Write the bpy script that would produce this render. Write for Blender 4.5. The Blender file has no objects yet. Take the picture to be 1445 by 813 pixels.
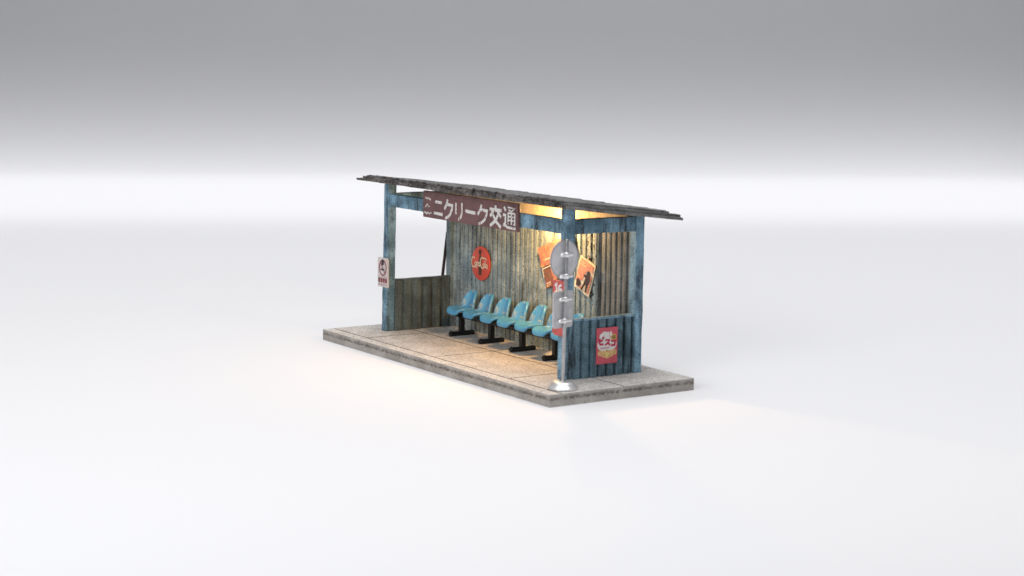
import bpy, bmesh, math, random
from mathutils import Vector, Matrix, noise
random.seed(7)
SC = bpy.context.scene
COL = SC.collection
PI = math.pi

# ------------------------------------------------------------------ helpers
class MB:
    """collects shapes in one bmesh; build() links them as ONE mesh object"""
    def __init__(self):
        self.bm = bmesh.new(); self.mi = 0
    def _fin(self, faces, smooth=False):
        for f in faces:
            f.material_index = self.mi; f.smooth = smooth
    def box(self, x0, x1, y0, y1, z0, z1, bevel=0.0, M=None, cuts=0, jit=0.0):
        b = bmesh.new()
        bmesh.ops.create_cube(b, size=1.0)
        for v in b.verts:
            v.co = Vector((x0 + (v.co.x + .5) * (x1 - x0), y0 + (v.co.y + .5) * (y1 - y0), z0 + (v.co.z + .5) * (z1 - z0)))
        if bevel: bmesh.ops.bevel(b, geom=list(b.edges), offset=bevel, segments=1, affect='EDGES', profile=.5)
        if cuts:
            dims = (x1 - x0, y1 - y0, z1 - z0); ax = dims.index(max(dims))
            lo = (x0, y0, z0)[ax]
            for k in range(1, cuts + 1):
                co = [0, 0, 0]; co[ax] = lo + dims[ax] * k / (cuts + 1)
                n = [0, 0, 0]; n[ax] = 1
                bmesh.ops.bisect_plane(b, geom=b.verts[:] + b.edges[:] + b.faces[:], plane_co=co, plane_no=n)
        if jit:
            for v in b.verts:
                n = noise.noise_vector(v.co * 9.0 + Vector((3.1, 1.7, x0)))
                v.co += Vector((n.x, n.y, n.z)) * jit
        self._merge(b, M)
    def _merge(self, b, M=None, smooth=False):
        mp = {}
        for v in b.verts:
            mp[v.index if False else v] = self.bm.verts.new((M @ v.co) if M else v.co)
        fs = []
        for f in b.faces:
            try: fs.append(self.bm.faces.new([mp[v] for v in f.verts]))
            except ValueError: pass
        self._fin(fs, smooth); b.free()
    def grid(self, pts, smooth=False, closed=False):
        """pts[i][j] -> quads"""
        vs = [[self.bm.verts.new(p) for p in row] for row in pts]
        fs = []
        for i in range(len(vs) - 1):
            n = len(vs[i]); m = n if closed else n - 1
            for j in range(m):
                fs.append(self.bm.faces.new((vs[i][j], vs[i][(j + 1) % n], vs[i + 1][(j + 1) % n], vs[i + 1][j])))
        self._fin(fs, smooth); return vs
    def lathe(self, prof, seg=32, M=None, smooth=True, ring=False):
        b = bmesh.new(); rings = []
        for r, z in prof:
            rings.append([b.verts.new((r * math.cos(2 * PI * k / seg), r * math.sin(2 * PI * k / seg), z)) for k in range(seg)])
        for a, c in zip(rings, rings[1:]):
            for k in range(seg):
                b.faces.new((a[k], a[(k + 1) % seg], c[(k + 1) % seg], c[k]))
        if ring:
            for k in range(seg): b.faces.new((rings[-1][k], rings[-1][(k + 1) % seg], rings[0][(k + 1) % seg], rings[0][k]))
        else:
            b.faces.new(rings[-1]); b.faces.new(rings[0][::-1])
        self._merge(b, M, smooth)
    def tube(self, a, c, r, seg=14, r2=None, rounded=0):
        a = Vector(a); c = Vector(c); d = c - a; L = d.length
        M = Matrix.Translation(a) @ d.to_track_quat('Z', 'Y').to_matrix().to_4x4()
        r2 = r if r2 is None else r2
        if rounded:
            pr = [(r * math.sin(t * PI / 2 / 4) + 1e-4, r * (1 - math.cos(t * PI / 2 / 4))) for t in range(0, 5)]
            pr += [(x, L - z) for x, z in reversed(pr)]
        else: pr = [(r, 0), (r2, L)]
        self.lathe(pr, seg, M)
    def poly(self, pts, depth, M):
        """flat outline (x,y) extruded from z=0 to z=depth in M"""
        b = bmesh.new()
        lo = [b.verts.new((x, y, 0)) for x, y in pts]; hi = [b.verts.new((x, y, depth)) for x, y in pts]
        n = len(pts)
        b.faces.new(hi); b.faces.new(lo[::-1])
        for i in range(n): b.faces.new((lo[i], lo[(i + 1) % n], hi[(i + 1) % n], hi[i]))
        bmesh.ops.recalc_face_normals(b, faces=b.faces[:])
        self._merge(b, M)
    def build(self, name, mat, parent=None, loc=None):
        bm = self.bm
        bmesh.ops.recalc_face_normals(bm, faces=bm.faces[:])
        me = bpy.data.meshes.new(name); bm.to_mesh(me); bm.free()
        o = bpy.data.objects.new(name, me); COL.objects.link(o)
        for m in (mat if isinstance(mat, (list, tuple)) else [mat]): me.materials.append(m)
        if parent: o.parent = parent
        if loc: o.location = loc
        return o

def tag(o, label=None, cat=None, group=None, kind=None):
    if label: o['label'] = label
    if cat: o['category'] = cat
    if group: o['group'] = group
    if kind: o['kind'] = kind
    return o

def empty(name, loc=(0, 0, 0), label=None, cat=None, rz=0, group=None):
    e = bpy.data.objects.new(name, None); COL.objects.link(e)
    e.location = loc; e.rotation_euler.z = rz; e.empty_display_size = .1
    return tag(e, label, cat, group)

# ------------------------------------------------------------------ materials
def lin(c): return tuple(((x / 255) / 12.92 if x / 255 <= .04045 else ((x / 255 + .055) / 1.055) ** 2.4) for x in c) + (1,)

class NT:
    def __init__(self, name):
        self.m = bpy.data.materials.new(name); self.m.use_nodes = True
        self.t = self.m.node_tree; self.b = self.t.nodes['Principled BSDF']
        self.co = self.t.nodes.new('ShaderNodeTexCoord').outputs['Object']
    def n(self, ty, **kw):
        nd = self.t.nodes.new(ty)
        for k, v in kw.items():
            if k in nd.inputs.keys() if isinstance(k, str) else False:
                pass
            setattr(nd, k, v)
        return nd
    def l(self, a, b): self.t.links.new(a, b)
    def noise(self, scale, stretch=(1, 1, 1), detail=6, rough=.6, loc=(0, 0, 0), dist=0):
        mp = self.n('ShaderNodeMapping'); mp.inputs['Scale'].default_value = stretch; mp.inputs['Location'].default_value = loc
        self.l(self.co, mp.inputs[0])
        t = self.n('ShaderNodeTexNoise'); t.inputs['Scale'].default_value = scale; t.inputs['Detail'].default_value = detail
        t.inputs['Roughness'].default_value = rough; t.inputs['Distortion'].default_value = dist
        self.l(mp.outputs[0], t.inputs['Vector'])
        return t.outputs['Fac']
    def ramp(self, f, a, b, lo=0, hi=1):
        r = self.n('ShaderNodeMapRange'); r.inputs[1].default_value = a; r.inputs[2].default_value = b
        r.inputs[3].default_value = lo; r.inputs[4].default_value = hi
        r.interpolation_type = 'SMOOTHSTEP'
        self.l(f, r.inputs[0]); return r.outputs[0]
    def mix(self, f, a, b):
        x = self.n('ShaderNodeMix'); x.data_type = 'RGBA'
        for s, v in ((0, f), (6, a), (7, b)):
            if isinstance(v, (tuple, list, float, int)): x.inputs[s].default_value = v
            else: self.l(v, x.inputs[s])
        return x.outputs[2]
    def math(self, op, a, b):
        x = self.n('ShaderNodeMath'); x.operation = op
        for s, v in ((0, a), (1, b)):
            if isinstance(v, (float, int)): x.inputs[s].default_value = v
            else: self.l(v, x.inputs[s])
        return x.outputs[0]
    def sep(self):
        x = self.n('ShaderNodeSeparateXYZ'); self.l(self.co, x.inputs[0]); return x.outputs
    def col(self, c): 
        if isinstance(c, tuple): self.b.inputs['Base Color'].default_value = c
        else: self.l(c, self.b.inputs['Base Color'])
    def rough(self, r):
        if isinstance(r, float): self.b.inputs['Roughness'].default_value = r
        else: self.l(r, self.b.inputs['Roughness'])
    def bump(self, h, s=.3, d=.02):
        x = self.n('ShaderNodeBump'); x.inputs['Strength'].default_value = s; x.inputs['Distance'].default_value = d
        self.l(h, x.inputs['Height']); self.l(x.outputs[0], self.b.inputs['Normal'])

def weathered(name, c1, c2, dirt, rust=None, vert=True, amt=.55, rustamt=.62, rough=.7, bump=.35, fine=60, spec=.3):
    t = NT(name)
    big = t.noise(3.2, detail=8)
    c = t.mix(t.ramp(big, .38, .62), c1, c2)
    st = t.noise(7, (1, 1, .12) if vert else (1, 1, 1), detail=9, rough=.7, loc=(4, 1, 2))
    c = t.mix(t.ramp(st, amt - .05, amt + .17), c, dirt)
    sp = t.noise(fine, detail=3, loc=(1, 7, 3))
    c = t.mix(t.ramp(sp, .57, .63, 0, .8), c, dirt)
    sp2 = t.noise(fine * .7, detail=3, loc=(9, 2, 5))
    c = t.mix(t.ramp(sp2, .58, .70, 0, .28), c, tuple(min(1, x * 2.1 + .03) for x in c1[:3]) + (1,))
    if rust:
        r = t.noise(5.5, detail=10, rough=.75, loc=(2, 8, 6))
        c = t.mix(t.ramp(r, rustamt, rustamt + .07), c, rust)
    t.col(c); t.rough(rough); t.b.inputs['Specular IOR Level'].default_value = spec
    t.bump(t.math('ADD', t.math('MULTIPLY', sp, .5), st), bump, .012)
    return t.m

def plain(name, c, rough=.6, var=.15, scale=20, metallic=0., bump=.1, spec=.4):
    t = NT(name)
    f = t.noise(scale, detail=6)
    dk = tuple(x * (1 - var * 2) for x in c[:3]) + (1,)
    t.col(t.mix(t.ramp(f, .35, .68), c, dk))
    t.rough(rough); t.b.inputs['Metallic'].default_value = metallic
    t.b.inputs['Specular IOR Level'].default_value = spec
    if bump: t.bump(f, bump, .01)
    return t.m

BLUE = weathered('weathered_blue_paint', (.25, .43, .57, 1), (.10, .19, .26, 1), (.022, .024, .026, 1), (.06, .035, .022, 1), amt=.505, bump=.4)
GREYBLUE = weathered('faded_grey_blue_paint', (.21, .27, .28, 1), (.12, .16, .17, 1), (.03, .03, .03, 1), (.07, .035, .025, 1), amt=.52, bump=.4)
BLUEDK = weathered('weathered_blue_sheet', (.145, .24, .30, 1), (.06, .11, .14, 1), (.016, .019, .022, 1), (.05, .03, .02, 1), amt=.5, bump=.4)
GALV = weathered('grimy_galvanised_sheet', (.40, .47, .47, 1), (.23, .29, .31, 1), (.032, .036, .036, 1), (.09, .06, .035, 1), amt=.52, rustamt=.66, bump=.5, fine=48)
def rust_band(m, x0, w, z0):
    """a run of rust pitting down one seam of the sheet"""
    t = NT('tmp'); bpy.data.materials.remove(t.m)
    t.m = m; t.t = m.node_tree; t.b = t.t.nodes['Principled BSDF']; t.co = t.t.nodes.new('ShaderNodeTexCoord').outputs['Object']
    old = t.b.inputs['Base Color'].links[0].from_socket
    x, y, z = t.sep(); wob = t.noise(3, detail=4)
    d = t.math('ABSOLUTE', t.math('ADD', t.math('SUBTRACT', x, x0 - .1), t.math('MULTIPLY', wob, -.2)), 0.)
    band = t.math('MULTIPLY', t.ramp(d, w * .3, w, 1, 0), t.ramp(z, z0 - .2, z0, 0, 1))
    n = t.noise(24, detail=6, rough=.7, loc=(6, 2, 1))
    k = t.ramp(t.math('ADD', n, t.math('MULTIPLY', band, .13)), .60, .66)
    t.col(t.mix(t.math('MULTIPLY', k, t.ramp(band, 0., .2)), old, (.035, .02, .012, 1)))
rust_band(GALV, 4.27 - 2.941, .16, .95)
GALVDK = weathered('dark_galvanised_sheet', (.24, .27, .285, 1), (.14, .165, .18, 1), (.03, .032, .034, 1), (.08, .05, .03, 1), amt=.53, bump=.4)
WOOD = weathered('pale_bare_wood', (.44, .35, .22, 1), (.34, .26, .15, 1), (.10, .07, .04, 1), None, vert=False, amt=.58, bump=.3)
GREEN = weathered('grey_green_board', (.13, .17, .178, 1), (.082, .108, .114, 1), (.03, .032, .028, 1), (.07, .05, .03, 1), amt=.5, bump=.4)
ROOF = weathered('dark_roofing_sheet', (.24, .235, .235, 1), (.15, .146, .145, 1), (.05, .045, .042, 1), (.17, .115, .09, 1), vert=False, amt=.56, rustamt=.64, rough=.85, bump=.6)
ROOFEDGE = weathered('crumbling_roof_edge', (.20, .18, .17, 1), (.09, .08, .075, 1), (.022, .02, .018, 1), (.34, .31, .29, 1), vert=False, amt=.50, rustamt=.60, rough=.9, bump=.8, fine=30)
CONC = weathered('speckled_concrete', (.61, .585, .555, 1), (.50, .475, .45, 1), (.12, .09, .065, 1), None, vert=False, amt=.66, rough=.85, bump=.25, fine=27)
RUSTIRON = weathered('rusty_brown_iron', (.06, .032, .024, 1), (.035, .02, .017, 1), (.02, .014, .012, 1), None, amt=.55)

def kerb_face():
    t = NT('chipped_concrete_edge')
    big = t.noise(2.5, detail=8); c = t.mix(t.ramp(big, .35, .65), (.45, .42, .39, 1), (.32, .295, .27, 1))
    x, y, z = t.sep()
    wob = t.noise(15, detail=8, rough=.8, loc=(3, 3, 3))
    line = t.math('ABSOLUTE', t.math('ADD', t.math('ADD', z, .058), t.math('MULTIPLY', t.math('SUBTRACT', wob, .5), .11)), 0.0)
    present = t.ramp(t.noise(13, detail=9, rough=.8, loc=(7, 1, 4)), .42, .58)
    crk = t.math('MULTIPLY', t.ramp(line, .006, .032, 1, 0), present)
    c = t.mix(t.math('MULTIPLY', crk, .85), c, (.075, .062, .05, 1))
    sp = t.noise(38, detail=3); c = t.mix(t.ramp(sp, .56, .66, 0, .75), c, (.2, .18, .155, 1))
    pit = t.noise(16, detail=5, loc=(5, 5, 1)); c = t.mix(t.ramp(pit, .64, .70, 0, .8), c, (.11, .09, .075, 1))
    t.col(c); t.rough(.88); t.b.inputs['Specular IOR Level'].default_value = .2
    t.bump(t.math('SUBTRACT', t.math('MULTIPLY', big, .6), crk), .5, .015)
    return t.m
EDGE = kerb_face()
GROUT = plain('dark_joint_filler', (.10, .08, .06, 1), .9)

SIGNRED = weathered('faded_maroon_enamel', (.205, .105, .104, 1), (.155, .08, .08, 1), (.07, .045, .045, 1), (.08, .04, .03, 1), vert=False, amt=.6, rustamt=.68, rough=.55, bump=.2)
def worn_white(name, under, white=(.72, .70, .68, 1), cut=.60):
    t = NT(name)
    f = t.noise(26, detail=6, rough=.7); g = t.noise(70, detail=2)
    c = t.mix(t.ramp(f, cut, cut + .06), white, under)
    c = t.mix(t.ramp(g, .62, .7, 0, .5), c, under)
    t.col(c); t.rough(.6); return t.m
SIGNWHITE = worn_white('worn_white_lettering', (.18, .07, .075, 1), cut=.57)
COKERED = weathered('chipped_red_enamel', (.70, .10, .065, 1), (.62, .085, .06, 1), (.25, .04, .025, 1), (.09, .045, .03, 1), vert=False, amt=.68, rustamt=.68, rough=.4, bump=.15)
CREAM = plain('cream_paper', (.74, .65, .50, 1), .7, .12)
WHITE = plain('white_print', (.78, .76, .74, 1), .6, .06)
BROWN = plain('brown_print', (.12, .05, .03, 1), .6, .2)
BLACKP = plain('dark_print', (.045, .035, .045, 1), .6, .2)
ORANGE = weathered('orange_red_print', (.39, .145, .115, 1), (.47, .23, .15, 1), (.26, .075, .06, 1), (.58, .37, .13, 1), vert=False, amt=.6, rustamt=.55, bump=.1)
YELLOW = plain('yellow_print', (.66, .40, .10, 1), .6, .12)
PINK = plain('pink_red_print', (.66, .10, .14, 1), .5, .08, 6)
CRIMSON = plain('crimson_print', (.55, .03, .09, 1), .5, .1)
BISC = plain('biscuit_print', (.80, .50, .22, 1), .55, .2, 30)
BROWNRED = weathered('brown_red_print', (.27, .09, .06, 1), (.17, .10, .07, 1), (.10, .05, .035, 1), None, vert=False, amt=.6, bump=.1)
REDPL = plain('faded_red_plate', (.60, .11, .10, 1), .5, .12)
SMOKEW = weathered('stained_white_enamel', (.70, .64, .62, 1), (.62, .55, .53, 1), (.28, .15, .12, 1), (.12, .05, .035, 1), vert=False, amt=.64, rustamt=.66, rough=.5, bump=.15)
MAROON = plain('maroon_print', (.30, .075, .085, 1), .6, .2)
METAL = plain('grey_cast_metal', (.46, .46, .47, 1), .32, .12, 18, metallic=.85, bump=.15)
PLATE = plain('dull_metal_plate', (.60, .60, .62, 1), .35, .08, 9, metallic=.15, bump=.05)
DISCP = plain('pale_enamel_back', (.70, .70, .72, 1), .38, .08, 10, metallic=.25, bump=.05)
CHROME = plain('bright_silver_metal', (.90, .89, .89, 1), .36, .04, 9, metallic=.75, bump=.06)
BLACK = plain('black_painted_steel', (.012, .013, .015, 1), .45, .2, 15, bump=.1)

def seat_mat():
    t = NT('worn_blue_plastic')
    g = t.noise(6, detail=6); c = t.mix(t.ramp(g, .38, .65), (.075, .33, .60, 1), (.11, .39, .64, 1))
    ob = t.n('ShaderNodeObjectInfo')
    c = t.mix(t.math('MULTIPLY', ob.outputs['Random'], .25), c, (.06, .22, .42, 1))
    s = t.noise(11, detail=8, rough=.75, loc=(3, 3, 8)); x, y, z = t.sep()
    low = t.ramp(t.math('ABSOLUTE', t.math('SUBTRACT', y, .07), 0.), .03, .2, .10, 0)
    c = t.mix(t.ramp(t.math('ADD', s, low), .62, .70, 0, .75), c, (.50, .50, .38, 1))
    d = t.noise(22, detail=5, loc=(1, 4, 2)); c = t.mix(t.ramp(d, .66, .72, 0, .7), c, (.06, .08, .09, 1))
    t.col(c); t.rough(.32); t.b.inputs['Specular IOR Level'].default_value = .5
    t.bump(s, .12, .01)
    return t.m
SEAT = seat_mat()
PAPER = NT('white_paper_sweep'); PAPER.col((.73, .73, .748, 1)); PAPER.rough(.9); PAPER.b.inputs['Specular IOR Level'].default_value = .1
PAPER = PAPER.m

# ------------------------------------------------------------------ layout numbers (metres at the stop's own scale)
L, D, T = 6.0, 2.30, .16
X1, X2, Y1, Y2, W = .57, 5.175, .716, 1.824, .137
ZB0, ZB1, ZP = 1.888, 2.073, .767
CAMP = Vector((24.0571, -12.6193, 4.2924)); YAW, PITCH, ROLL, FPX = .9826, .1337, .0115, 2555.45
VD = Vector((-math.sin(YAW), math.cos(YAW), 0)); VR = Vector((math.cos(YAW), math.sin(YAW), 0))
def roofz(y): return 2.253 - .117 * (y - .5)

BY = YAW + math.radians(6.0)                                            # the paper hangs a little askew to the view
BD = Vector((-math.sin(BY), math.cos(BY), 0)); BR = Vector((math.cos(BY), math.sin(BY), 0))
def at(s, h, z):                                                        # s along the paper's run, h across it
    return Vector((CAMP.x + VD.x * 40 + BD.x * (s - 40) + BR.x * h, CAMP.y + VD.y * 40 + BD.y * (s - 40) + BR.y * h, z))

# ------------------------------------------------------------------ table and backdrop: one sheet of paper curving up
S0, S1, RAD, HALF = -45.0, 62.2, 6.6, 75.0
prof = [(S0, 0), (0, 0), (20, 0), (40, 0), (S1, 0)]
for k in range(1, 33):
    a = k / 32 * PI / 2
    prof.append((S1 + RAD * math.sin(a), RAD * (1 - math.cos(a))))
prof += [(S1 + RAD, 12), (S1 + RAD, 26)]
b = MB()
rows = []
for s, z in prof:
    rows.append([tuple(at(s, h, -T + z)) for h in (-HALF, -30, 0, 30, HALF)])
b.grid(rows, smooth=True)
sw = b.build('tabletop', PAPER); tag(sw, kind='structure', label='white paper tabletop sweeping up into a grey backdrop', cat='backdrop')

# ------------------------------------------------------------------ platform
pf = empty('platform', (0, 0, -T), 'low speckled concrete platform with paving slabs and chipped edges', 'platform')
b = MB(); b.box(0, L, 0, D, 0, T - .0505, .003, cuts=40, jit=.0025)
b.build('base_slab', EDGE, pf)
bb = bpy.data.objects['base_slab']
# shift the mesh so that object z=0 is the paving surface (for the crack texture)
for v in bb.data.vertices: v.co.z -= T
bb.location.z = T
b = MB()
xs = [0, 1.05, 2.93, 4.81, L]; ys = [.185, 1.16, D]
def slab(x0, x1, y0, y1, cuts):
    b.mi = 0; n0 = len(b.bm.faces)
    b.box(x0, x1, y0, y1, -.049, .0, .003, cuts=cuts, jit=.0025)
    b.bm.faces.ensure_lookup_table(); b.bm.normal_update()
    for f in b.bm.faces[n0:]:
        if abs(f.normal.z) < .3: f.material_index = 1
for i in range(4):
    for j in range(2):
        g, h = .016, .014
        slab(xs[i] + (g if i else 0), xs[i + 1] - (g if i < 3 else 0), ys[j] + h, ys[j + 1] - (h if j < 1 else 0), 12)
b.mi = 2; b.box(.01, L - .01, .17, D - .01, -.048, -.0022)
b.mi = 1; b.box(L - .03, L - .0015, 1.13, 1.19, -.048, -.0035); b.build('paving', [CONC, EDGE, GROUT], pf, (0, 0, T))
b = MB(); n = 22
for k in range(n):
    g = .007
    slab(k * L / n + (g if k else 0), (k + 1) * L / n - (g if k < n - 1 else 0), 0, .172, 3)
b.mi = 1; b.box(.01, L - .01, .006, .165, -.048, -.003)
b.box(L - .03, L - .0015, .16, .2, -.048, -.0035); b.build('kerb_strip', [CONC, EDGE], pf, (0, 0, T))

# ------------------------------------------------------------------ shelter
sh = empty('bus_shelter', ((X1 + X2 + W) / 2, (Y1 + Y2 + W) / 2, 0), 'weathered blue open fronted bus shelter with corrugated walls and sloping grey roof', 'bus shelter')
OFF = -sh.location
def sbuild(b, name, mat):
    for v in b.bm.verts: v.co += OFF
    return b.build(name, mat, sh)

def post(x, y, shift0, shift1, mat=None):
    b = MB(); b.box(x, x + W, y, y + W, .001, 2.0, .007, cuts=14, jit=.006)
    for v in b.bm.verts:
        t = v.co.z / 2.0
        if t > .9: v.co.z = v.co.z + (roofz(v.co.y) - .004 - 2.0) * (t - .9) / .1
        v.co.x += shift0 * (1 - t) + shift1 * t
    return sbuild(b, 'post', mat or BLUE)
post(X1, Y1, -.04, .035); post(X2, Y1, -.04, 0.); post(X1, Y2, 0, 0., GREYBLUE); post(X2, Y2, 0, .01)
b = MB(); b.box(X1 + W + .03, X2 - .003, Y1 + .02, Y1 + .115, ZB0, ZB1, .006, cuts=30, jit=.006); sbuild(b, 'beam', BLUE)
b = MB(); b.box(X1 + W + .003, X2 - .003, Y2 - .02, Y2 + .045, ZB0 + .015, ZB1 + .005, .006, cuts=30, jit=.006); sbuild(b, 'beam', WOOD)
b = MB(); b.box(X2 + .015, X2 + W - .004, Y1 + W + .003, Y2 - .003, ZB0, ZB1 + .004, .006, cuts=10, jit=.005); sbuild(b, 'beam', BLUE)
b = MB(); b.box(X1 + .015, X1 + W - .006, Y1 + W + .003, Y2 - .003, ZB0, ZB1 + .004, .006, cuts=10, jit=.005); sbuild(b, 'beam', BLUE)

# corrugated back wall: flat ribs with narrow folds, three overlapping sheets
def rib_profile(x0, x1, pitch, flat, slope, depth, jitter=.012, ph=0.):
    """list of (x, d): d = 0 on the crest, -depth in the valley"""
    out = []; x = x0 + ph
    if ph: out.append((x0, 0))
    while x < x1:
        p = pitch + random.uniform(-jitter, jitter); d = depth * random.uniform(.75, 1.15)
        for dx, dd in ((0, 0), (flat * .5, .0015 * random.uniform(-1, 3)), (flat, 0), (flat + slope, -d), (p - slope, -d)):
            if x + dx < x1: out.append((x + dx, dd))
        x += p
    out.append((x1, 0))
    return out
yb = Y2 + .052
for (xa, xe, oy, wm, nm) in ((X1 + W - .02, 2.35, 0, GALV, 'wall_sheet'), (2.30, 4.43, -.010, GALV, 'wall_sheet'), (4.38, X2 + .02, .008, GALVDK, 'wall_sheet')):
    b = MB(); pr = rib_profile(xa, xe, .118, .072, .009, .032)
    rows = []
    for k in range(13):
        z = .004 + (1.93 - .004) * k / 12
        rows.append([(x + .004 * noise.noise(Vector((x * 3, z * 2.5, oy))), yb + oy - d + .006 * noise.noise(Vector((x * 2, z * 1.6, 5))), z) for x, d in pr])
    b.grid(rows)
    back = [[(x, y + .012, z) for x, y, z in r] for r in rows]; b.grid(back)
    # close the edges of the sheet
    b.grid([rows[0], back[0]]); b.grid([rows[-1], back[-1]])
    b.grid([[r[0] for r in rows], [r[0] for r in back]]); b.grid([[r[-1] for r in rows], [r[-1] for r in back]])
    sbuild(b, nm, wm)
YW = yb - .016            # front of the rib crests

# half-height side walls
def side_panel(xc, outdir, y0, y1, pitch, flat, slope, depth, mat, name):
    b = MB(); pr = rib_profile(y0, y1, pitch, flat, slope, depth, .006)
    rows = []
    for k in range(8):
        z = .004 + (ZP - .012) * k / 7
        rows.append([(xc + outdir * d + .004 * noise.noise(Vector((y * 3, z * 3, xc))), y, z) for y, d in pr])
    b.grid(rows); back = [[(x - outdir * (.022 + depth), y, z) for (x, y, z), (yy, d) in zip(r, pr)] for r in rows]
    back = [[(xc - outdir * (depth + .02), y, z) for x, y, z in r] for r in rows]
    b.grid(back); b.grid([rows[0], back[0]]); b.grid([rows[-1], back[-1]])
    b.grid([[r[0] for r in rows], [r[0] for r in back]]); b.grid([[r[-1] for r in rows], [r[-1] for r in back]])
    return sbuild(b, name, mat)
side_panel(X2 + W + .006, 1, Y1 + W + .002, Y2 + .015, .140, .083, .010, .045, BLUEDK, 'side_panel')
side_panel(X1 + W - .004, 1, Y1 + W + .002, Y2 - .002, .165, .112, .010, .032, GREEN, 'side_panel')
b = MB(); b.box(X2 + .055, X2 + W + .012, Y1 + W + .003, Y2 - .003, ZP - .006, ZP + .022, .005, cuts=14, jit=.006); sbuild(b, 'top_rail', BLUE)
b = MB(); b.box(X1 + .05, X1 + W - .002, Y1 + W + .003, Y2 - .003, ZP - .006, ZP + .016, .005, cuts=14, jit=.006); sbuild(b, 'top_rail', GREEN)

# roof: three thin sheets, each shorter than the one below, with ribs and ragged edges
rf = None
def edge(o):
    for f in o.data.polygons:
        if abs(f.normal.y) > .6: f.material_index = 1
def roof_sheet(xa, xe, ya, ye, z0, th, rib, seed):
    global rf
    b = MB(); nx, ny = 150, 14
    rnd = random.Random(seed)
    fr = [rnd.uniform(-.03, .02) for _ in range(nx + 1)]; bk = [rnd.uniform(-.02, .02) for _ in range(nx + 1)]
    dz = [rnd.uniform(-.006, .006) for _ in range(nx + 1)]
    top = []; bot = []
    for j in range(ny + 1):
        rt, rb = [], []
        for i in range(nx + 1):
            t = j / ny; x = xa + (xe - xa) * i / nx
            y = ya + (ye - ya) * t + fr[i] * (1 - t) ** 4 + bk[i] * t ** 4
            z = roofz(y) + z0 + rib * .5 * (1 + math.sin(x * 2 * PI / .19)) + .006 * noise.noise(Vector((x * 2.2, y * 2.2, seed)))
            e = dz[i] * ((1 - t) ** 5 + t ** 5)
            rt.append((x, y, z + th + e)); rb.append((x, y, z + (e if seed > 1 else 0)))
        top.append(rt); bot.append(rb)
    b.grid(top); b.grid(bot)
    b.grid([top[0], bot[0]]); b.grid([top[-1], bot[-1]])
    b.grid([[r[0] for r in top], [r[0] for r in bot]]); b.grid([[r[-1] for r in top], [r[-1] for r in bot]])
    bmesh.ops.remove_doubles(b.bm, verts=b.bm.verts[:], dist=1e-5)
    if rf is None:
        rf = sbuild(b, 'roof', [ROOF, ROOFEDGE]); edge(rf)
    else:
        for v in b.bm.verts: v.co += OFF
        edge(b.build('roofing_sheet', [ROOF, ROOFEDGE], rf))
roof_sheet(.24, 5.78, .47, 2.24, .0, .036, .002, 1)
roof_sheet(.36, 5.70, .478, 2.235, .035, .031, .003, 2)
roof_sheet(.50, 5.46, .488, 2.25, .066, .026, .012, 3)

# ------------------------------------------------------------------ lettering by brush strokes
def strokes(b, M, lines, depth=.003, z=0., ju=0.):
    """lines: [(width, [(x,y)...])] drawn as mitred ribbons, each a hair above the last"""
    for i, (w, pts) in enumerate(lines):
        P = [Vector((p[0], p[1])) for p in pts]
        if len(P) == 1: continue
        lf, rt = [], []
        for k, p in enumerate(P):
            a = (P[k] - P[k - 1]).normalized() if k else None
            c = (P[k + 1] - P[k]).normalized() if k < len(P) - 1 else None
            t = ((a or c) + (c or a)).normalized() if (a and c and (a + c).length > .2) else (a or c)
            nrm = Vector((-t.y, t.x)); sc = 1.
            if a and c: sc = min(1.6, 1 / max(.5, nrm.dot(Vector((-a.y, a.x)))))
            h = w * .5 * sc * (1 + random.uniform(-ju, ju))
            lf.append(p + nrm * h); rt.append(p - nrm * h)
        zz = z + i * .00035
        for k in range(len(P) - 1):
            q = [lf[k], lf[k + 1], rt[k + 1], rt[k]]
            b.poly([(v.x, v.y) for v in q], depth, M @ Matrix.Translation((0, 0, zz + (k % 2) * .0001)))
def arc(cx, cy, rx, ry, a0, a1, n=10):
    return [(cx + rx * math.cos(math.radians(a0 + (a1 - a0) * k / n)), cy + ry * math.sin(math.radians(a0 + (a1 - a0) * k / n))) for k in range(n + 1)]
def disc(cx, cy, rx, ry, n=24): return arc(cx, cy, rx, ry, 0, 360 * (n - 1) / n, n - 1)
def glyph(lines, x, y, w, h, sw): return [(sw * (l[0] if isinstance(l[0], float) else 1.), [(x + px * w, y + py * h) for px, py in l[1]]) for l in lines]
KU = [(1., [(.40, 1.0), (.30, .76), (.04, .46)]), (1., [(.30, .74), (.93, .72), (.88, .50), (.70, .24), (.45, .08), (.14, -.02)])]
RI = [(1., [(.12, .94), (.12, .30)]), (1., [(.86, .98), (.86, .42), (.72, .16), (.42, .0)])]
BAR = [(1., [(0, .5), (1, .46)])]
NI = [(1., [(.14, .80), (.90, .78)]), (1., [(0, .10), (1., .06)])]
KO = [(1., [(.5, 1.02), (.5, .82)]), (1., [(.02, .80), (.98, .80)]), (1., [(.32, .74), (.06, .46)]), (1., [(.66, .74), (.95, .46)]),
      (1., [(.70, .56), (.52, .28), (.06, -.02)]), (1., [(.30, .56), (.52, .26), (.95, -.02)])]
TSU = [(.9, [(.08, .98), (.22, .80)]), (.9, [(.0, .60), (.20, .60), (.20, .26), (.04, .08)]), (.9, [(.10, .20), (.34, .04), (1.0, .02)]),
       (.6, [(.38, .98), (.92, .96), (.66, .80)]), (.6, [(.46, .88), (.62, .80)]),
       (.6, [(.42, .74), (.42, .18)]), (.6, [(.42, .72), (.94, .72), (.94, .20), (.84, .20)]), (.6, [(.68, .74), (.68, .18)]), (.5, [(.42, .55), (.94, .55)]), (.5, [(.42, .38), (.94, .38)])]

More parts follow.
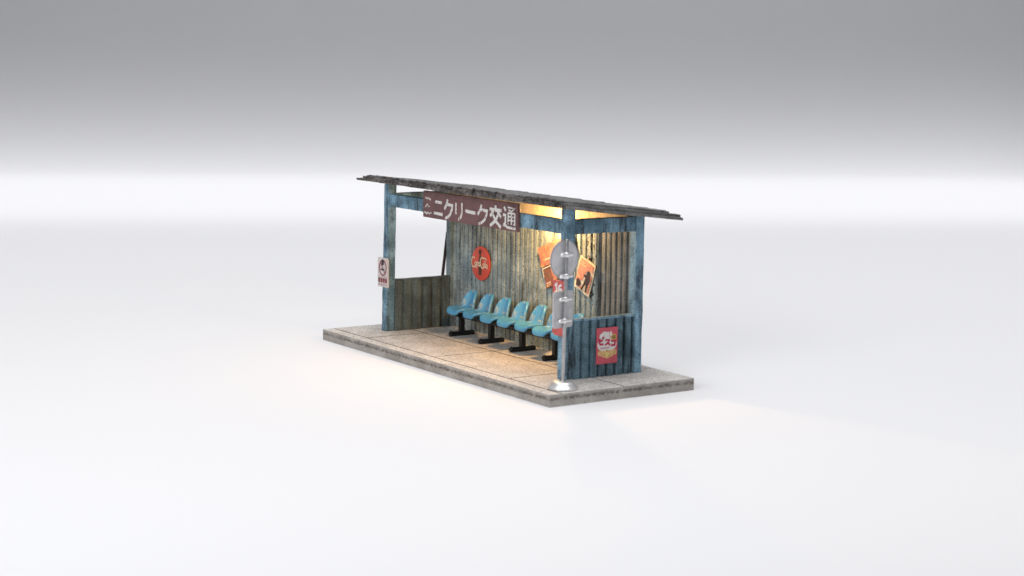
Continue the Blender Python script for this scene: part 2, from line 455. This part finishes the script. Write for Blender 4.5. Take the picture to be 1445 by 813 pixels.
# ------------------------------------------------------------------ shop-front name board
SX0, SX1, SZ0, SZ1 = 1.785, 4.215, 1.826, 2.205
sg = empty('name_board', ((SX0 + SX1) / 2, Y1 - .03, SZ0), 'long maroon name board with worn white Japanese lettering under the roof edge', 'sign')
SW, SHH = SX1 - SX0, SZ1 - SZ0
b = MB(); b.box(-SW / 2, SW / 2, 0, .045, 0, SHH, .004, cuts=20, jit=.003); b.build('board', SIGNRED, sg)
Mf = Matrix.Translation((-SW / 2, -.003, 0)) @ Matrix.Rotation(PI / 2, 4, 'X')       # x right, y up, z toward the street
b = MB(); ln = []
U = lambda px: (px - 70) / 1270 * SW
gy, gh, gs = .045, .255, .040
MI = []
for (yy, x0, x1) in ((.27, 108, 190), (.17, 108, 172), (.062, 96, 200)):
    n = 5
    for k in range(n):
        a = U(x0 + (x1 - x0) * k / n); c = U(x0 + (x1 - x0) * (k + .72) / n); s = random.uniform(-.012, .012)
        MI.append((random.uniform(.014, .030), [(a, yy + s), (c, yy + s + random.uniform(-.014, .014))]))
for k in range(3):
    bs = MB(); strokes(bs, Mf, MI[k * 5:k * 5 + 5], .0035, ju=.12); bs.build('worn_stroke', SIGNWHITE, sg)
ln += glyph(NI, U(232), gy + .015, U(355) - U(232), .23, gs * 1.05)
ln += glyph(KU, U(376), gy - .01, U(500) - U(376), gh + .01, gs)
ln += glyph(RI, U(528), gy - .005, U(640) - U(528), gh - .01, gs * .95)
ln += glyph(BAR, U(672), gy + .005, U(805) - U(672), gh, gs * 1.15)
ln += glyph(KU, U(832), gy - .01, U(970) - U(832), gh + .005, gs)
ln += glyph(KO, U(992), gy - .01, U(1150) - U(992), gh + .02, gs * 1.1)
ln += glyph(TSU, U(1168), gy - .01, U(1328) - U(1168), gh + .03, gs * 1.05)
strokes(b, Mf, ln, .0035, ju=.12); b.build('lettering', SIGNWHITE, sg)

# ------------------------------------------------------------------ round tin advert
cs = empty('round_sign', (1.535, YW - .028, 1.055), 'round red tin cola advert with dark bottle and white script on back wall', 'sign')
RC = .255
Mc = Matrix.Rotation(PI / 2, 4, 'X')
b = MB(); b.lathe([(RC - .008, -.022), (RC, -.018), (RC, -.004), (RC - .012, 0)], 40, Mc, smooth=False); b.build('tin_disc', COKERED, cs)
b = MB()
for k in range(1):
    b.poly([(-.040, -.175), (.040, -.175), (.044, -.09), (.034, -.04), (.042, .02), (.034, .07), (.018, .12), (.016, .165), (-.016, .165), (-.018, .12), (-.034, .07), (-.042, .02), (-.034, -.04), (-.044, -.09)], .003, Mc @ Matrix.Translation((-.005, 0, .0005)))
b.poly(disc(-.005, .175, .038, .040, 14), .002, Mc @ Matrix.Translation((0, 0, .0055)))
b.build('bottle_print', BROWN, cs)
b = MB()
C1 = arc(0, 0, .042, .055, 50, 310)
def put(pts, x, y, s=1.): return [(x + px * s, y + py * s) for px, py in pts]
sw_ = .017
lt = [(sw_, put(C1, -.165, .005, 1.25) + [(-.11, -.06), (-.07, -.062)]), (sw_ * .8, put(arc(0, 0, .022, .026, 0, 340, 8), -.105, -.012)),
      (sw_ * .8, put(arc(0, 0, .022, .026, 50, 310, 6), -.058, -.012)), (sw_ * .8, put(arc(0, 0, .02, .026, 0, 340, 8), -.015, -.012)), (sw_ * .7, [(.005, .014), (.01, -.04)]),
      (sw_ * .8, [(.015, -.005), (.04, -.002)]),
      (sw_, put(C1, .075, .018, 1.35)), (sw_ * .9, [(.075, .085), (.14, .09), (.185, .075)]), (sw_ * .8, put(arc(0, 0, .022, .026, 0, 340, 8), .115, -.012)),
      (sw_ * .8, [(.15, .06), (.145, -.038)]), (sw_ * .8, put(arc(0, 0, .02, .026, 0, 340, 8), .185, -.016)), (sw_ * .7, [(.205, .01), (.212, -.045)])]
lt = [(w, [(x * 1.03 - .005, y * 1.1 - x * .03) for x, y in p]) for w, p in lt]
strokes(b, Mc, lt, .003, .0085); b.build('script_lettering', plain('warm_white_print', (.80, .68, .50, 1), .6, .1), cs)

# ------------------------------------------------------------------ no-smoking plate on the left front post
ns = empty('prohibition_sign', (.617, Y1 - .012, .67), 'small stained white plate with a red prohibition circle on front left post', 'sign', math.radians(1))
b = MB(); w2, h2, r2 = .15, .44, .045
out = [(-w2, 0), (w2, 0)] + arc(w2 - r2, h2 - r2, r2, r2, 0, 90, 5) + arc(-w2 + r2, h2 - r2, r2, r2, 90, 180, 5)
b.poly(out, .016, Mc); b.build('plate', SMOKEW, ns)
b = MB()
strokes(b, Mc, [(.02, arc(0, .29, .098, .112, 0, 360, 26)), (.018, [(-.065, .36), (.06, .215)])], .003, .0165)
for k in range(4): b.poly([(-.128 + k * .066, .065), (-.078 + k * .066, .065), (-.078 + k * .066, .135), (-.128 + k * .066, .135)], .003, Mc @ Matrix.Translation((0, 0, .0162)))
for k in range(4): strokes(b, Mc, [(.008, [(-.118 + k * .066, .155), (-.09 + k * .066, .156)]), (.010, [(-.12 + k * .066, .035), (-.075 + k * .066, .036)])], .002, .0163)
b.build('red_print', MAROON, ns)
b = MB(); strokes(b, Mc, [(.022, [(-.05, .262), (.05, .262)])], .003, .021); b.build('cigarette_print', BLACKP, ns)
b = MB(); b.poly(disc(.005, .372, .034, .046, 14), .003, Mc @ Matrix.Translation((0, 0, .0215))); b.build('black_print', BLACKP, ns)

# ------------------------------------------------------------------ red route board on the right front post
rb = empty('route_board', (5.203, Y1 - .014, .575), 'narrow faded red board numbered 16 on front right post behind stop pole', 'sign')
b = MB(); b.poly([(-.145, .03), (-.09, 0), (.14, 0), (.145, .725), (-.145, .715)], .018, Mc); b.build('board', REDPL, rb)
b = MB()
for z in (.555,):
    strokes(b, Mc, [(.034, [(-.088, .64), (-.055, .675), (-.055, .545)]), (.030, [(.055, .665), (.005, .645), (-.012, .60), (.0, .555), (.04, .545), (.065, .575), (.045, .61), (.0, .60)])], .003, .0185)
b.build('numerals', WHITE, rb)

# ------------------------------------------------------------------ posters on the back wall
def poster(name, tl, width, height, ang, yoff, label, mat, cat='poster'):
    e = empty(name, (tl[0], YW - yoff, tl[1]), label, cat)
    e.rotation_euler = (0, -math.radians(ang), 0)
    b = MB(); n = 8
    top = [[(width * i / n, -.010 - .006 * math.sin(i * .9 + j), -height * j / n) for i in range(n + 1)] for j in range(n + 1)]
    bot = [[(x, y + .006, z) for x, y, z in r] for r in top]
    b.grid(top); b.grid(bot); b.grid([top[0], bot[0]]); b.grid([top[-1], bot[-1]])
    b.grid([[r[0] for r in top], [r[0] for r in bot]]); b.grid([[r[-1] for r in top], [r[-1] for r in bot]])
    b.build('paper', mat, e); return e
MP = Matrix.Translation((0, -.0175, 0)) @ Matrix.Rotation(PI / 2, 4, 'X')
p1 = poster('wall_poster', (3.05, 1.435), .89, .285, 19.5, .030, 'wide orange red poster pasted askew high on back wall behind stop disc', ORANGE)
b = MB(); strokes(b, MP, [(.02, [(.14, -.20), (.34, -.205)]), (.02, [(.42, -.235), (.82, -.23)])], .002, .0); b.build('cream_print', CREAM, p1)
p2 = poster('wall_poster', (3.165, 1.160), .46, .30, 20.0, .022, 'brown red poster with a cream top border under the wide orange poster', BROWNRED)
b = MB(); strokes(b, MP, [(.018, [(.0, -.012), (.455, -.012)]), (.014, [(.010, 0), (.010, -.14)])], .002); b.build('cream_border', CREAM, p2)
b = MB(); b.poly([(.03, -.215), (.16, -.215), (.16, -.285), (.03, -.285)], .002, MP); b.poly([(.2, -.05), (.4, -.05), (.42, -.2), (.24, -.24)], .002, MP); b.build('red_print', ORANGE, p2)
b = MB(); strokes(b, MP, [(.010, [(.045, -.232), (.085, -.232), (.060, -.27)]), (.010, [(.10, -.232), (.145, -.232), (.115, -.27)])], .002, .0026); b.build('small_lettering', CREAM, p2)
p3 = poster('wall_poster', (4.085, 1.447), .370, .468, -19.0, .020, 'cream bordered poster with dark figure silhouette tilted on back wall', CREAM)
b = MB(); b.poly([(.022, -.022), (.348, -.022), (.348, -.125), (.27, -.12), (.21, -.155), (.165, -.30), (.10, -.34), (.022, -.36)], .002, MP)
b.poly([(.12, -.40), (.2, -.395), (.2, -.43), (.12, -.435)], .002, MP); b.poly([(.31, -.17), (.345, -.17), (.345, -.42), (.31, -.44)], .002, MP); b.build('red_print', weathered('salmon_print', (.46, .20, .16, 1), (.52, .28, .21, 1), (.28, .09, .07, 1), (.62, .46, .30, 1), vert=False, amt=.6, rustamt=.57, bump=.1), p3)
b = MB(); b.poly([(.235, -.14), (.265, -.12), (.30, -.145), (.325, -.21), (.325, -.28), (.295, -.33), (.30, -.44), (.265, -.44), (.262, -.34), (.235, -.345), (.20, -.44), (.165, -.44), (.205, -.33), (.215, -.25), (.165, -.23), (.165, -.215), (.222, -.205)], .002, MP @ Matrix.Translation((0, 0, .0024)))
b.poly([(.03, -.345), (.07, -.315), (.12, -.33), (.145, -.37), (.12, -.42), (.05, -.43)], .002, MP @ Matrix.Translation((0, 0, .0024))); b.build('dark_print', BLACKP, p3)
b = MB(); strokes(b, MP, [(.016, [(.04 + k * .05, -.055), (.07 + k * .05, -.05 - .02 * (k % 2))]) for k in range(6)] + [(.012, [(.05, -.10), (.2, -.098)])], .002, .0024); b.build('cream_print', plain('faded_cream_print', (.76, .50, .33, 1), .7), p3)

# ------------------------------------------------------------------ biscuit poster on the outside of the right wall
bp = empty('biscuit_poster', (X2 + W + .013, 1.198, .172), 'pink and white biscuit advert with red katakana on outer side panel', 'poster')
bp.rotation_euler = (math.radians(.6), 0, PI / 2)
PW, PH = .338, .478
b = MB(); b.box(0, PW, -.012, 0, 0, PH, .0015); b.build('paper', PINK, bp)
MQ = Matrix.Translation((0, -.0125, 0)) @ Matrix.Rotation(PI / 2, 4, 'X')
b = MB()
b.poly(arc(.165, .255, .155, .10, 170, 370, 16) + [(.30, .30), (.20, .345), (.10, .34), (.03, .30)], .002, MQ)
for x, y, s in ((.06, .36, .035), (.085, .385, .03), (.11, .40, .028), (.225, .395, .03), (.235, .37, .03), (.14, .375, .05), (.18, .37, .05)):
    b.poly([(x - s * .6, y - s), (x + s * .6, y - s), (x + s * .35, y + s), (x - s * .3, y + s)], .0004 + random.random() * .0006, MQ)
b.build('white_print', WHITE, bp)
b = MB(); BI = [(1., [(.15, .95), (.12, .2), (.3, .02), (.85, .05)]), (1., [(.12, .5), (.75, .68)]), (.6, [(.72, 1.0), (.8, .86)]), (.6, [(.88, 1.05), (.96, .9)])]
SU = [(1., [(.08, .88), (.85, .90), (.55, .42), (.05, .02)]), (1., [(.5, .42), (.95, .02)])]
KOK = [(1., [(.08, .86), (.88, .86), (.88, .04)]), (1., [(.05, .08), (.95, .08)])]
ln = glyph(BI, .032, .258, .088, .085, .026) + glyph(SU, .128, .243, .088, .078, .026) + glyph(KOK, .222, .232, .078, .075, .026) + [(.008, [(.05, .21), (.2, .212)])]
strokes(b, MQ, ln, .002, .0025); b.build('katakana_lettering', CRIMSON, bp)
b = MB(); b.poly(disc(.272, .345, .046, .042, 18), .002, MQ @ Matrix.Translation((0, 0, .0028))); b.build('yellow_badge', YELLOW, bp)
b = MB(); strokes(b, MQ, [(.011, [(.24, .356), (.295, .358)]), (.011, [(.242, .334), (.30, .336)])], .002, .0052); b.build('badge_lettering', BLACKP, bp)
b = MB()
for i, (x, y, r) in enumerate(((.06, .145, .042), (.28, .145, .045), (.12, .13, .05), (.225, .13, .05), (.17, .125, .065))):
    b.poly([(x + r * math.cos(t) * (1 + .08 * (k % 2)), y + r * .85 * math.sin(t) * (1 + .08 * (k % 2))) for k, t in enumerate([2 * PI * q / 18 for q in range(18)])], .002, MQ @ Matrix.Translation((0, 0, .0005 + i * .0006)))
b.build('biscuit_print', BISC, bp)
b = MB(); b.poly(disc(.17, .128, .03, .028, 14), .002, MQ @ Matrix.Translation((0, 0, .0042))); b.build('cream_filling_print', plain('pale_yellow_print', (.85, .68, .25, 1), .6), bp)

# ------------------------------------------------------------------ row of bucket seats on one rail
bn = empty('waiting_bench', (2.92, 1.53, 0), 'row of seven blue plastic bucket seats on black legs along back wall', 'bench')
def seat_mesh():
    prof = [(-.180, .338, .125), (-.190, .354, .152), (-.176, .368, .180), (-.125, .374, .200), (-.06, .366, .206), (.02, .356, .200), (.085, .362, .188), (.136, .394, .180), (.164, .450, .174), (.180, .515, .166), (.190, .580, .150), (.197, .628, .124), (.201, .656, .088), (.202, .670, .045)]
    b = MB(); nu = 10; rows = []
    for k, (y, z, w) in enumerate(prof):
        t = k / (len(prof) - 1); row = []
        for i in range(nu + 1):
            u = -1 + 2 * i / nu; e = abs(u) ** 2.6
            lift = .040 * math.exp(-((t - .42) / .22) ** 2) + .004
            fwd = .10 * math.exp(-((t - .66) / .20) ** 2)
            row.append((w * u, y - fwd * e, z + lift * e + .006 * e * (t < .2)))
        rows.append(row)
    b.grid(rows, smooth=True)
    return b
sm = seat_mesh().build('seat', SEAT, bn)
m = sm.modifiers.new('s', 'SOLIDIFY'); m.thickness = .044; m.offset = -1
m = sm.modifiers.new('u', 'SUBSURF'); m.levels = 1; m.render_levels = 2
seat_x = [1.495 + .4505 * k - 2.85 for k in range(7)]
for k, x in enumerate(seat_x):
    o = sm if k == 0 else sm.copy()
    if k: COL.objects.link(o); o.parent = bn
    o.location = (x, random.uniform(-.006, .006), random.uniform(-.003, .003)); o.rotation_euler.z = random.uniform(-.05, .05)
b = MB(); b.box(-1.50, 1.50, -.06, .06, .27, .325, .004); b.build('rail', BLACK, bn)
lg = None
for k, x in enumerate((1.465, 2.275, 3.085, 3.895)):
    if lg is None:
        b = MB(); b.box(-.032, .032, -.038, .038, .05, .285, .004); b.box(-.05, .05, -.09, .09, .285, .333, .004)
        lg = b.build('leg', BLACK, bn)
        b = MB(); b.box(-.038, .038, -.215, .22, .004, .068, .018)
        b.tube((0, -.185, .066), (0, -.185, .082), .014, 10)
        ft = b.build('foot', BLACK, lg); o = lg
    else:
        o = lg.copy(); COL.objects.link(o); o.parent = bn
        f = ft.copy(); COL.objects.link(f); f.parent = o
    o.location = (x - 2.85, -.02, 0)

# ------------------------------------------------------------------ bus-stop pole
bs = empty('bus_stop_pole', (5.766, .365, .003), 'silver bus stop pole on round base holding a disc and a plate, seen from behind', 'bus stop')
b = MB(); b.lathe([(.185, 0), (.193, .012), (.190, .026), (.170, .034), (.150, .072), (.128, .094), (.110, .100), (.045, .102)], 40); b.build('base', CHROME, bs)
LEAN = VR * .026
b = MB(); b.tube((0, 0, .10), tuple(Vector((0, 0, 1.90)) + LEAN), .023, 16, rounded=1); b.tube((0, 0, .10), tuple(Vector((0, 0, .118)) + LEAN * .01), .034, 16); b.build('pole', METAL, bs)
AZ = math.radians(10)
nrm = Vector((math.cos(AZ), math.sin(AZ), 0)); hh = Vector((-math.sin(AZ), math.cos(AZ), 0))
def plate_M(z, off):                                                    # local x = along plate, y = up, z = toward the viewer side
    c = LEAN * (z / 1.9) + Vector((0, 0, z)) + nrm * off
    return Matrix(((hh.x, 0, nrm.x, c.x), (hh.y, 0, nrm.y, c.y), (0, 1, 0, c.z), (0, 0, 0, 1)))
def clamp(z, par):
    c = LEAN * (z / 1.9) + Vector((0, 0, z)); b = MB()
    b.tube(tuple(c - hh * .115 + nrm * .008), tuple(c + hh * .115 + nrm * .008), .025, 14, rounded=1)
    b.tube(tuple(c - Vector((0, 0, .030))), tuple(c + Vector((0, 0, .030))), .039, 16)
    b.build('clamp', CHROME, par)
b = MB(); b.lathe([(.228, -.010), (.242, -.007), (.242, .005), (.234, .008)], 48, plate_M(1.640, -.045), smooth=False)
dp = b.build('disc_plate', DISCP, bs)
b = MB(); b.lathe([(.236, .004), (.248, .004), (.250, .012), (.246, .015), (.238, .013)], 48, plate_M(1.640, -.045), ring=True); b.build('rim', METAL, dp)
clamp(1.700, dp); clamp(1.430, dp)
b = MB(); w2, h2, r2 = .172, .234, .04
out = arc(w2 - r2, h2 - r2, r2, r2, 0, 90, 6) + arc(-w2 + r2, h2 - r2, r2, r2, 90, 180, 6) + arc(-w2 + r2, -h2 + r2, r2, r2, 180, 270, 6) + arc(w2 - r2, -h2 + r2, r2, r2, 270, 360, 6)
b.poly(out, .016, plate_M(1.008, -.050)); tp = b.build('timetable_plate', PLATE, bs)
clamp(1.140, tp); clamp(.868, tp)

# ------------------------------------------------------------------ rod leaning on the rear left post
b = MB(); b.tube((-.285, 0, -.01), (0, .0, 1.43), .024, 10)
rd = b.build('leaning_rod', RUSTIRON, None, (.528, Y2 + .05, 0)); tag(rd, 'thin dark brown rod leaning outside against the rear left post', 'rod')
for v in rd.data.vertices:
    if v.co.z < .03: v.co.z = .003

# ------------------------------------------------------------------ light
w = bpy.data.worlds.new('World'); SC.world = w; w.use_nodes = True
bg = w.node_tree.nodes['Background']; bg.inputs[0].default_value = (.93, .95, 1, 1); bg.inputs[1].default_value = .23
def area(name, pos, target, sx, sy, energy, col=(1, 1, 1), spread=180):
    l = bpy.data.lights.new(name, 'AREA'); l.shape = 'RECTANGLE'; l.size = sx; l.size_y = sy; l.energy = energy; l.color = col; l.spread = math.radians(spread)
    o = bpy.data.objects.new(name, l); COL.objects.link(o); o.location = pos
    o.rotation_euler = (Vector(target) - Vector(pos)).to_track_quat('-Z', 'Y').to_euler()
    return o
o = area('overhead_softbox', at(37.5, 1, 16), at(37.5, 1.001, 0), 50, 55, 7200, (1, .995, .99), 60)
o.rotation_euler = (0, 0, BY)
o = area('rear_softbox', at(56.8, 2, 10), at(56.8, 2.001, 0), 74, 22, 1200, (1, 1, 1), 50); o.rotation_euler = (0, 0, BY)
area('front_softbox', at(3, -19, 13), at(25, 0, 1), 14, 10, 1050, (.97, .985, 1), 100)
pl = bpy.data.lights.new('shelter_bulb', 'POINT'); pl.energy = 135; pl.color = (1, .57, .215); pl.shadow_soft_size = .05
po = bpy.data.objects.new('shelter_bulb', pl); COL.objects.link(po); po.location = (3.66, 1.45, 2.01)

# ------------------------------------------------------------------ camera and view
cd = bpy.data.cameras.new('camera'); cam = bpy.data.objects.new('camera', cd); COL.objects.link(cam); SC.camera = cam
cd.sensor_width = 36; cd.lens = FPX * 36 / 1445; cd.clip_start = .1; cd.clip_end = 500
fw = Vector((-math.sin(YAW) * math.cos(PITCH), math.cos(YAW) * math.cos(PITCH), -math.sin(PITCH)))
r = VR; u = r.cross(fw)
r2 = math.cos(ROLL) * r + math.sin(ROLL) * u; u2 = -math.sin(ROLL) * r + math.cos(ROLL) * u
cam.matrix_world = Matrix(((r2.x, u2.x, -fw.x, CAMP.x), (r2.y, u2.y, -fw.y, CAMP.y), (r2.z, u2.z, -fw.z, CAMP.z), (0, 0, 0, 1)))
cd.dof.use_dof = True; cd.dof.focus_distance = 25.8; cd.dof.aperture_fstop = .5
vs = SC.view_settings; vs.view_transform = 'Standard'; vs.look = 'None'; vs.exposure = 0; vs.gamma = 1
